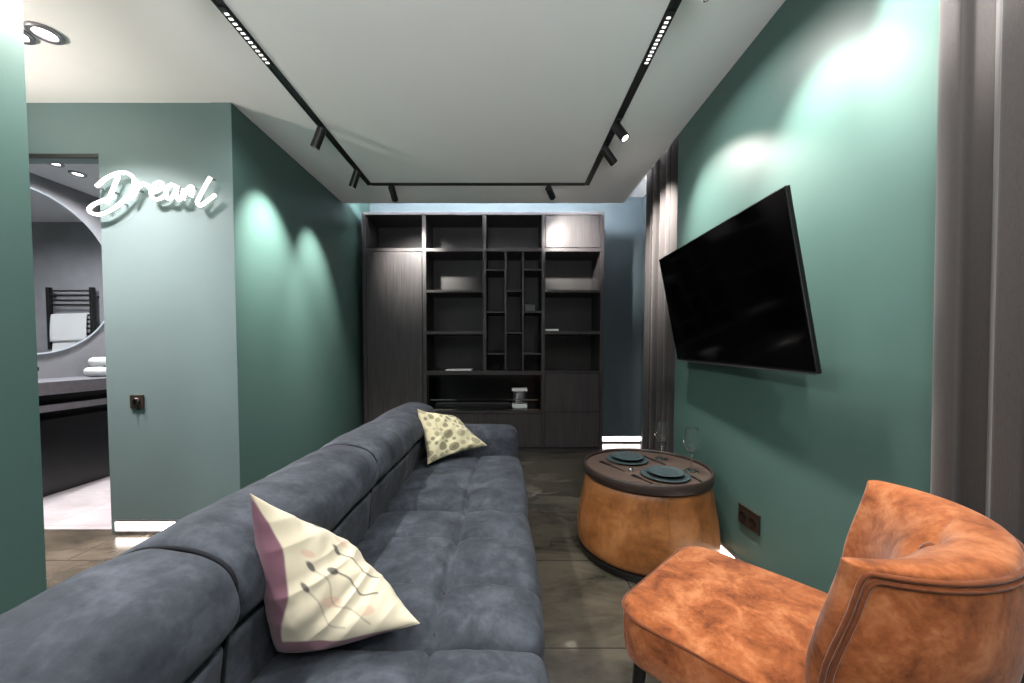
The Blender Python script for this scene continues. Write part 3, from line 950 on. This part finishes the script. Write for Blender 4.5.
def wine_glass(x, y, label):
    bm = bmesh.new()
    outer = [(v.x, v.y) for v in catmull([(0.036, 0.0015), (0.030, 0.004), (0.010, 0.007), (0.0042, 0.016), (0.0036, 0.05), (0.0042, 0.092), (0.012, 0.104), (0.030, 0.124), (0.0415, 0.155), (0.040, 0.19), (0.034, 0.222), (0.031, 0.238)], 5)]
    inner = [(v.x, v.y) for v in catmull([(0.0300, 0.238), (0.0330, 0.222), (0.0390, 0.19), (0.0404, 0.155), (0.0290, 0.1255), (0.012, 0.1075), (0.0, 0.1045)], 5)]
    lathe(bm, [(0, 0), (0.035, 0)]+outer+inner[:-1]+[(0, 0.1045)], 44)
    o = link('wine_glass', bm, M['glass'], None, True, (x, y, TZ))
    tag(o, label, 'wine glass', 'wine glasses on the leather table')
wine_glass(0.957, 2.285, 'clear stemmed wine glass standing behind the two plates, farther one')
wine_glass(1.032, 2.060, 'clear stemmed wine glass nearest the green wall')

def cutlery(kind, a, b, label):
    a, b = Vector((*a, 0)), Vector((*b, 0))
    d = (b-a); L = d.length; ang = math.atan2(d.y, d.x)
    bm = bmesh.new()
    if kind == 'fork':
        box(bm, 0, L*0.60, -0.0045, 0.0045, 0.0, 0.003, 0.001)
        box(bm, L*0.58, L*0.78, -0.011, 0.011, 0.0008, 0.003, 0.001)
        for k in range(4):
            y = -0.0095+k*0.00633
            box(bm, L*0.77, L, y-0.0014, y+0.0014, 0.0008, 0.0028)
    else:
        box(bm, 0, L*0.46, -0.0065, 0.0065, 0, 0.004, 0.0015)
        vs = box(bm, L*0.455, L, -0.009, 0.008, 0.0005, 0.0022)
        for v in vs:
            if v.co.x > L*0.9 and v.co.y > 0: v.co.y -= 0.012
    o = link(kind, bm, M['steel_dark'], None, False, (a.x, a.y, TZ+0.0005))
    o.rotation_euler = (0, 0, ang)
    tag(o, label, kind, 'dark cutlery on the leather table')
cutlery('fork', (0.655, 2.045), (0.565, 2.23), 'dark fork lying by tray edge, left of the farther plates')
cutlery('fork', (0.735, 1.855), (0.675, 1.99), 'dark fork lying left of the nearer plates')
cutlery('knife', (0.930, 2.165), (0.862, 2.355), 'dark knife lying right of the farther plates, by a glass stem')
cutlery('knife', (0.995, 1.885), (0.975, 2.06), 'dark knife lying right of the nearer plates')
bm = bmesh.new(); lathe(bm, [(0, 0), (0.016, 0), (0.017, 0.010), (0.012, 0.018), (0, 0.019)], 24)
tag(link('tealight', bm, M['chrome'], None, True, (0.690, 2.050, TZ)), 'tiny silver tealight cup between the two place settings', 'candle')

# ------------------------------------------------------------------ slipper chair
ch = thing('slipper_chair', 'rust orange velvet slipper chair with curved tufted back', 'chair', (0.694, 1.009, 0), (0, 0, 0.742))
for lx, ly in ((-0.215, 0.225), (0.215, 0.225), (-0.17, -0.22), (0.17, -0.22)):
    bm = bmesh.new()
    rod(bm, (lx*1.12, ly*1.08, 0), (lx, ly, 0.285), 0.010, 16, 0.019)
    l = link('leg', bm, M['black_metal'], ch, 'auto')
SH = 0.16
def chair_seat(q):
    x, y, z = q
    tap = 1.0-0.06*smooth(-y, -0.1, 0.3)
    x *= tap
    if z > 0: z += 0.020*(1-(x/0.27)**2)*(1-(y/0.30)**2)+0.003*noise.noise(Vector((x*8, y*8, 1)))
    else:
        x *= 1-0.05*smooth(-z, 0, 0.08)
    return Vector((x, y, z+0.345))
bm = bmesh.new()
# plan-rounded slab: rounded corners through a superellipse remap
def seat_plan(q):
    x, y, z = q
    hx, hy, rc = 0.265, 0.290, 0.085
    ix = max(-(hx-rc), min(hx-rc, x)); iy = max(-(hy-rc), min(hy-rc, y))
    dx, dy = x-ix, y-iy
    m = max(abs(dx), abs(dy)); l = math.hypot(dx, dy)
    if l > 1e-9: dx, dy = dx*m/l, dy*m/l
    return chair_seat(Vector((ix+dx, iy+dy, z)))
rounded_box(bm, (0.53, 0.58, SH), 0.022, (28, 30, 6), seat_plan)
seat = link('seat', bm, M['velvet'], ch, True)
bm = bmesh.new()
loop = []
hx, hy, rc = 0.262, 0.287, 0.082
for (sx, sy, a0) in ((1, 1, 0), (-1, 1, 90), (-1, -1, 180), (1, -1, 270)):
    for k in range(9):
        a = R(a0+k*11.25)
        loop.append((sx*(hx-rc)+rc*math.cos(a), sy*(hy-rc)+rc*math.sin(a)))
lp = []
for x, y in loop:
    q = chair_seat(Vector((x, y, 0.062))); q.z = 0.345+0.066
    c = Vector((q.x, q.y, 0)); q.x *= 1.012; q.y *= 1.010
    lp.append(q)
tube(bm, lp, 0.005, 8, True)
link('piping', bm, M['velvet_pipe'], seat, True)

# wrap-around backrest
sec = catmull([(1.00, 0.22), (1.03, 0.34), (1.06, 0.48), (1.055, 0.63), (1.03, 0.725), (0.995, 0.772), (0.90, 0.786), (0.74, 0.788), (0.52, 0.778), (0.28, 0.754), (0.08, 0.712), (-0.04, 0.65), (-0.05, 0.58), (0.00, 0.50), (0.06, 0.42), (0.10, 0.34), (0.12, 0.22)], 5, True)
def back_pt(t, q, z):
    """t -1..1 along the horseshoe, q 0 inner .. 1 outer"""
    ph = R(88)*t*(1-0.12*smooth(z, 0.52, 0.78))
    fl = 0.78+0.22*smooth(z, 0.15, 0.68)
    q = 1-(1-q)*(1-0.55*abs(t)**2.2)
    if z > 0.772: z = 0.772+(z-0.772)*(1-0.8*t*t)
    ox, oy = 0.325*fl*math.sin(ph), -0.145-0.280*fl*math.cos(ph)
    ix, iy = 0.205*math.sin(ph), -0.120-0.140*math.cos(ph)
    x, y = ix+(ox-ix)*q, iy+(oy-iy)*q
    dz = 0.0*smooth(abs(t), 0.6, 1.0)*smooth(z, 0.55, 0.75)
    return Vector((x, y, z+dz))
bm = bmesh.new()
NT = 72
rings = []
ts = []
for i in range(NT+1): ts.append((-0.95+1.9*i/NT, 0.0))
capn = 8
pre = [(-0.95-0.05*math.sin(PI/2*k/capn), 1-math.cos(PI/2*k/capn)) for k in range(capn, 0, -1)]
post = [(-a, b) for a, b in pre[::-1]]
button = back_pt(0.0, 0.20, 0.743)
for t, ins in pre+ts+post:
    ring = []
    for s in sec:
        q, z = s.x, s.y
        qq = 0.5+(q-0.5)*(1-0.88*ins)
        zz = z-(0.018*ins*smooth(z, 0.6, 0.78))
        p = back_pt(t, qq, zz)
        d = (p-button).length
        n = Vector((p.x, p.y+0.13, 0)); n = n.normalized() if n.length > 1e-6 else n
        if q < 0.9 and z > 0.45:
            dent = 0.030*math.exp(-(d/0.042)**2)
            # fold running from the button over the far side of the roll
            if -0.02 < t < 0.45:
                qc = 0.20+t*1.4
                dent += 0.009*math.exp(-((q-qc)/0.05)**2)*(1-max(0, t)/0.45)
            if -0.45 < t < 0.02:
                qc = 0.20-t*0.9
                dent += 0.006*math.exp(-((q-qc)/0.06)**2)*(1+min(0, t)/0.45)
            p += Vector((0, -0.6, -0.8)).normalized()*dent
        p += n*0.003*noise.noise(p*9)
        ring.append(bm.verts.new(p))
    rings.append(ring)
for a, b in zip(rings, rings[1:]):
    m = len(a)
    for j in range(m): bm.faces.new((a[j], a[(j+1) % m], b[(j+1) % m], b[j]))
bm.faces.new(rings[0]); bm.faces.new(rings[-1][::-1])
bk = link('backrest', bm, M['velvet'], ch, True)
def rail(off_t, off_z, qoff):
    pts = []
    te, ze = 0.955-off_t, 0.766-off_z
    for k in range(14): pts.append((-te, 0.22+(ze-0.035-0.22)*k/13))
    for k in range(1, 6): a = PI/2*k/5; pts.append((-te+0.04*(1-math.cos(a)), ze-0.035+0.035*math.sin(a)))
    for k in range(1, 40): pts.append((-te+0.04+(2*te-0.08)*k/40, ze))
    for k in range(5, 0, -1): a = PI/2*k/5; pts.append((te-0.04*(1-math.cos(a)), ze-0.035+0.035*math.sin(a)))
    for k in range(13, -1, -1): pts.append((te, 0.22+(ze-0.035-0.22)*k/13))
    def qz(z):
        o = [s for s in sec if s.x > 0.9]
        o.sort(key=lambda s: s.y)
        for a, b in zip(o, o[1:]):
            if a.y <= z <= b.y: return a.x+(b.x-a.x)*(z-a.y)/(b.y-a.y+1e-9)
        return 1.0
    return [back_pt(t, qz(z)+0.012, z) for t, z in pts]
bm = bmesh.new()
tube(bm, rail(0, 0, 0), 0.0046, 8)
tube(bm, rail(0.026, 0.012, 0), 0.0042, 8)
link('piping', bm, M['velvet_pipe'], bk, True)
bm = bmesh.new(); lathe(bm, [(0, -0.006), (0.013, -0.005), (0.0155, 0.0), (0.011, 0.006), (0, 0.008)], 20)
bmesh.ops.transform(bm, matrix=Matrix.Translation(button+Vector((0, -0.6, -0.8))*0.020) @ Vector((0, 0.75, 0.66)).to_track_quat('Z', 'Y').to_matrix().to_4x4(), verts=bm.verts)
link('button', bm, M['velvet_pipe'], bk, True)

# ------------------------------------------------------------------ television
tv = thing('television', 'black flat television tilted forward on wall bracket above leather table', 'television', (1.039, 1.874, 1.398))
TL, TR_, BR, BL = (Vector(v) for v in ((0.985, 2.444, 1.734), (0.958, 1.312, 1.716), (1.093, 1.304, 1.063), (1.120, 2.437, 1.081)))
u = ((TR_-TL)+(BR-BL)).normalized(); v = ((TL-BL)+(TR_-BR)); v = (v-u*v.dot(u)).normalized(); nn = u.cross(v)
if nn.x > 0: nn = -nn
hw, hh = 0.566, 0.3335
mt = Matrix((u, v, nn)).transposed().to_4x4()
def tvp(name, x0, x1, y0, y1, z0, z1, mat, bev=0.0, parent=None):
    bm = bx(x0, x1, y0, y1, z0, z1, bev=bev)
    bmesh.ops.transform(bm, matrix=mt, verts=bm.verts)
    return link(name, bm, M[mat], parent or tv)
tvp('frame', -hw, hw, -hh, hh, -0.020, -0.001, 'black_plastic', 0.003)
tvp('screen', -hw+0.006, hw-0.006, -hh+0.014, hh-0.006, -0.0012, 0.0004, 'tv_screen')
s = tvp('bottom_strip', -hw+0.002, hw-0.002, -hh-0.002, -hh+0.004, -0.018, 0.001, 'grey_metal')
s['label'] = 'thin silver strip along the lower edge'
tvp('rear_housing', -hw*0.72, hw*0.72, -hh*0.9, hh*0.35, -0.050, -0.020, 'black_plastic', 0.012)
# bracket: wall plate, arm and head
br = bpy.data.objects.new('wall_bracket', None); COL.objects.link(br); br.parent = tv
def tvw(name, bm, mat, parent):
    bmesh.ops.translate(bm, vec=-Vector(tv.location), verts=bm.verts); return link(name, bm, M[mat], parent)
bm = bmesh.new()
box(bm, XR-0.012, XR-0.001, 1.72, 2.03, 1.28, 1.50, 0.002)
box(bm, XR-0.075, XR-0.012, 1.80, 1.84, 1.36, 1.43, 0.004); box(bm, XR-0.075, XR-0.012, 1.91, 1.95, 1.36, 1.43, 0.004)
bpy.data.objects.remove(br)
br = tvw('wall_bracket', bm, 'black_metal', tv)

# ------------------------------------------------------------------ sockets and switch
so = thing('wall_socket', 'double dark bronze socket plate low on right wall', 'socket', (XR, 1.795, 0.325))
bm = bmesh.new(); box(bm, -0.010, -0.0005, -0.077, 0.077, -0.046, 0.046, 0.002); link('plate', bm, M['bronze_socket'], so)
bm = bmesh.new(); box(bm, -0.0115, -0.0003, -0.078, 0.078, 0.046, 0.0485); link('metal_edge', bm, M['socket_edge'], so)
for yy in (-0.037, 0.037):
    bm = bmesh.new()
    lathe(bm, [(0.0215, 0), (0.0215, 0.004), (0.018, 0.004), (0.018, 0.0006), (0, 0.0006)], 28)
    bmesh.ops.transform(bm, matrix=Matrix.Translation((-0.010, yy, 0)) @ Matrix.Rotation(-PI/2, 4, 'Y'), verts=bm.verts)
    k = link('outlet', bm, M['black_plastic'], so, 'auto')
    bm = bmesh.new()
    for dy in (-0.009, 0.009): rod(bm, (-0.0106, yy+dy, 0), (-0.0122, yy+dy, 0), 0.0025, 10)
    link('contact', bm, M['chrome'], k)

sw = thing('light_switch', 'small dark square rotary switch on wall below neon sign', 'light switch', (-2.282, YP, 0.828))
bm = bmesh.new(); box(bm, -0.042, 0.042, -0.010, -0.0005, -0.042, 0.042, 0.003); link('plate', bm, M['bronze_socket'], sw)
bm = bmesh.new(); lathe(bm, [(0.024, 0), (0.024, 0.006), (0.020, 0.010), (0, 0.010)], 28)
bmesh.ops.transform(bm, matrix=Matrix.Translation((0, -0.010, 0.003)) @ Matrix.Rotation(PI/2, 4, 'X'), verts=bm.verts)
kn = link('knob', bm, M['black_metal'], sw, 'auto')
bm = bmesh.new(); box(bm, -0.004, 0.004, -0.034, -0.019, -0.014, 0.020, 0.002); link('toggle', bm, M['steel_dark'], kn)
bm = bmesh.new(); box(bm, -0.012, 0.012, -0.008, -0.0005, -0.050, -0.0425, 0.002); link('lower_tab', bm, M['bronze_socket'], sw)

# ------------------------------------------------------------------ neon sign
NY = YP-0.038
ns = thing('neon_sign', 'white glowing neon script sign reading Dream on green wall', 'neon sign', (-2.12, YP, 2.09))
STROKES = [
    [(118, 196), (180, 143), (262, 106), (328, 106), (368, 140), (368, 192), (338, 245), (280, 303), (205, 355), (130, 382), (76, 372), (62, 346), (98, 314), (165, 286), (235, 262)],
    [(268, 122), (238, 190), (208, 255), (182, 312)],
    [(408, 160), (388, 212), (352, 280)],
    [(378, 236), (402, 196), (440, 178), (478, 196), (468, 214)],
    [(478, 240), (528, 222), (562, 192), (550, 166), (515, 178), (486, 224), (490, 266), (526, 280), (572, 258), (590, 232)],
    [(655, 196), (618, 184), (586, 222), (584, 268), (614, 276), (644, 236), (660, 192), (650, 250), (668, 284), (690, 262), (704, 214), (700, 282)],
    [(702, 262), (726, 216), (756, 194), (764, 222), (750, 264)],
    [(886, 132), (850, 190), (812, 258), (792, 302), (812, 322), (850, 300), (916, 250)],
]
def sp(x, y): return Vector((-2.554+0.000888*x+2.12, 0, 2.296-0.000879*y-2.09))
tubes_bm = bmesh.new(); ins_bm = bmesh.new(); ribs = bmesh.new(); st = bmesh.new()
for s in STROKES:
    pts = catmull([sp(*p) for p in s], 7)
    tube(tubes_bm, [p+Vector((0, NY-YP, 0)) for p in pts], 0.0105, 10)
    # acrylic ribbon following the lettering
    prev = None
    for i, p in enumerate(pts):
        t = (pts[min(i+1, len(pts)-1)]-pts[max(i-1, 0)]).normalized()
        nrm = Vector((-t.z, 0, t.x))*0.020
        row = [ribs.verts.new(p+nrm*k+Vector((0, NY-YP+yo, 0))) for k, yo in ((-1, 0.012), (1, 0.012), (1, 0.016), (-1, 0.016))]
        if prev:
            for k in range(4): ribs.faces.new((prev[k], prev[(k+1) % 4], row[(k+1) % 4], row[k]))
        else: ribs.faces.new(row[::-1])
        prev = row
    ribs.faces.new(prev)
    for p in (pts[0], pts[len(pts)//2]) if len(s) > 6 else (pts[len(pts)//2],):
        if p.x > -0.34: rod(st, p+Vector((0, NY-YP+0.010, 0)), p+Vector((0, -0.0005, 0)), 0.005, 10)
link('neon_tube', tubes_bm, M['neon'], ns, True)
ab = link('acrylic_backing', ribs, M['acrylic'], ns)
link('standoff', st, M['grey_metal'], ns)
# power lead
bm = bmesh.new(); tube(bm, catmull([sp(150, 380)+Vector((0, -0.02, 0)), sp(160, 420)+Vector((0, -0.008, 0)), sp(230, 440)+Vector((0, -0.006, 0)), sp(330, 370)+Vector((0, -0.006, 0)), sp(380, 280)+Vector((0, -0.012, 0))], 8), 0.0025, 8)
link('power_lead', bm, M['acrylic'], ns, True)

# ------------------------------------------------------------------ curtains
def curtain(name_label, ctrl, z0, z1, waves, amp, seed, flare=None):
    """ctrl: plan line (x,y) from start to end; folds run along it"""
    bm = bmesh.new()
    a, b = Vector(ctrl[0]), Vector(ctrl[1])
    d = (b-a); L = d.length; t = d.normalized(); n = Vector((-t.y, t.x))
    cols, rows = 160, 26
    g = []
    for i in range(cols+1):
        u = i/cols
        ph = u*waves*2*PI
        col = []
        for j in range(rows+1):
            v = j/rows
            wob = 0.25*min(1, u*5)*noise.noise(Vector((u*4, v*1.4, seed)))
            am = amp*(0.8+0.35*noise.noise(Vector((u*7, 3, seed))))*(0.95+0.08*(1-v))
            s = math.sin(ph+wob+1.3*math.sin(u*9+seed))
            off = am*(math.copysign(abs(s)**0.75, s))
            al = u*L+0.25*amp*math.sin(2*ph+wob)
            if not flare: al -= 0.05*v*(1-u)
            if flare: al += flare*(1-v)**2*u
            p = a+t*al+n*off
            col.append(bm.verts.new((p.x, p.y, z0+(z1-z0)*v)))
        g.append(col)
    for i in range(cols):
        for j in range(rows): bm.faces.new((g[i][j], g[i+1][j], g[i+1][j+1], g[i][j+1]))
    o = link('curtain', bm, M['curtain'], None, True)
    md = o.modifiers.new('thickness', 'SOLIDIFY'); md.thickness = 0.003
    tag(o, name_label, 'curtain', 'taupe curtains')
    return o
curtain('taupe curtain beside right edge of photo behind orange chair', ((1.145, 0.985), (1.148, 0.42)), 0.012, ZC-0.002, 6.6, 0.038, 1.0)
curtain('taupe curtain at the far window, partly hidden by television', ((1.27, 2.60), (1.30, 3.42)), 0.012, ZT-0.03, 7.2, 0.042, 4.0, 0.03)
bm = bmesh.new(); box(bm, 1.25, 1.31, 2.63, YB, ZT-0.022, ZT-0.001); struct('trim_2', bm, M['slot_black'])

# ------------------------------------------------------------------ bathroom furniture
mr = thing('round_mirror', 'large round backlit mirror on the grey bathroom wall', 'mirror', (-4.0, 3.12, 1.81))
bm = bmesh.new(); lathe(bm, [(0, 0.012), (0.690, 0.012), (0.690, 0.016), (0, 0.016)], 128)
bmesh.ops.transform(bm, matrix=Matrix.Rotation(PI/2, 4, 'Y'), verts=bm.verts)
link('mirror_glass', bm, M['mirror'], mr, 'auto')
bm = bmesh.new(); lathe(bm, [(0.690, 0.004), (0.702, 0.004), (0.702, 0.017), (0.690, 0.017)], 128)
bmesh.ops.transform(bm, matrix=Matrix.Rotation(PI/2, 4, 'Y'), verts=bm.verts)
link('light_rim', bm, M['mirror_led'], mr, 'auto')
bm = bmesh.new(); lathe(bm, [(0, 0.001), (0.64, 0.001), (0.64, 0.012), (0, 0.012)], 64)
bmesh.ops.transform(bm, matrix=Matrix.Rotation(PI/2, 4, 'Y'), verts=bm.verts)
link('backing', bm, M['black_plastic'], mr, 'auto')

va = thing('vanity_unit', 'grey stone vanity counter over black cabinet in bathroom', 'vanity', (-3.78, 3.4, 0))
VX = 3.78; VY = 3.4
def vp(name, x0, x1, y0, y1, z0, z1, mat, bev=0.002): return link(name, bx(x0+VX, x1+VX, y0-VY, y1-VY, z0, z1, bev=bev), M[mat], va)
vp('countertop', -4.0, -3.54, 2.42, 4.398, 0.80, 0.90, 'stone')
vp('cabinet', -4.0, -3.60, 2.44, 4.38, 0.003, 0.60, 'fire_black')
vp('recess_back', -4.0, -3.80, 2.44, 4.38, 0.60, 0.80, 'fire_black')
vp('lower_rail', -3.63, -3.57, 2.60, 4.38, 0.665, 0.715, 'stone')
vp('support', -3.80, -3.60, 2.44, 2.60, 0.60, 0.80, 'fire_black')
fa = thing('wall_faucet', 'black wall-mounted faucet over the bathroom counter', 'faucet', (-4.0, 3.02, 1.00))
bm = bmesh.new(); rod(bm, (0.001, 0, 0), (0.012, 0, 0), 0.028, 24); link('wall_plate', bm, M['black_metal'], fa, 'auto')
bm = bmesh.new(); rod(bm, (0.010, 0, 0), (0.20, 0, 0), 0.010, 16); rod(bm, (0.195, 0, 0.008), (0.195, 0, -0.022), 0.010, 14); link('spout', bm, M['black_metal'], fa, 'auto')

def rolled_towel(x, y, z, label):
    bm = bmesh.new()
    def fn(q):
        return Vector((q.x, q.y, q.z+0.004*noise.noise(q*20)))
    rounded_box(bm, (0.30, 0.24, 0.085), 0.04, (14, 12, 3), fn)
    for k in range(3):
        pass
    o = link('folded_towel', bm, M['terry'], None, True, (x, y, z+0.0435))
    tag(o, label, 'towel', 'white towels on the vanity')
rolled_towel(-3.74, 3.52, 0.903, 'white folded towel on vanity counter, lower of two')
rolled_towel(-3.76, 3.58, 0.992, 'white folded towel on vanity counter, stacked on the other')

rd = thing('towel_radiator', 'black ladder towel radiator reflected in bathroom mirror', 'towel radiator', (-2.93, 4.4, 1.15))
for xx in (-0.25, 0.25):
    bm = bmesh.new(); box(bm, xx-0.020, xx+0.020, -0.085, -0.045, 0, 0.72, 0.004); link('upright', bm, M['black_metal'], rd)
    bm = bmesh.new(); rod(bm, (xx, -0.05, 0.1), (xx, -0.001, 0.1), 0.010, 12); rod(bm, (xx, -0.05, 0.62), (xx, -0.001, 0.62), 0.010, 12); link('wall_mount', bm, M['black_metal'], rd)
for z in (0.04, 0.09, 0.14, 0.25, 0.30, 0.35, 0.40, 0.52, 0.57, 0.63, 0.68):
    bm = bmesh.new(); rod(bm, (-0.24, -0.065, z), (0.24, -0.065, z), 0.010, 12); link('rung', bm, M['black_metal'], rd, 'auto')
def hung_towel(x0, x1, zt, z0, off, label):
    bm = bmesh.new()
    cols = 20
    prof = [(-0.045+off*0.2, z0+0.10), (-0.046, zt-0.03), (-0.052, zt+0.004), (-0.065, zt+0.014), (-0.080, zt+0.006), (-0.088, zt-0.03), (-0.094-off, (zt+z0)/2), (-0.096-off, z0)]
    pr = catmull([(a, b, 0) for a, b in prof], 4)
    g = []
    for i in range(cols+1):
        u = i/cols
        g.append([bm.verts.new((x0+(x1-x0)*u, p.x-0.004*math.sin(u*9+p.y*4)-0.002, p.y-0.012*u)) for p in pr])
    for i in range(cols):
        for j in range(len(pr)-1): bm.faces.new((g[i][j], g[i+1][j], g[i+1][j+1], g[i][j+1]))
    o = link('hanging_towel', bm, M['terry'], None, True, (-2.93, 4.4, 1.15))
    m = o.modifiers.new('thickness', 'SOLIDIFY'); m.thickness = 0.012
    tag(o, label, 'towel', 'white towels on the radiator')
hung_towel(-0.20, 0.22, 0.41, 0.10, 0.004, 'white towel hung over upper rungs of black radiator')
hung_towel(-0.19, 0.20, 0.15, -0.14, 0.002, 'white towel hung over lower rungs of black radiator')
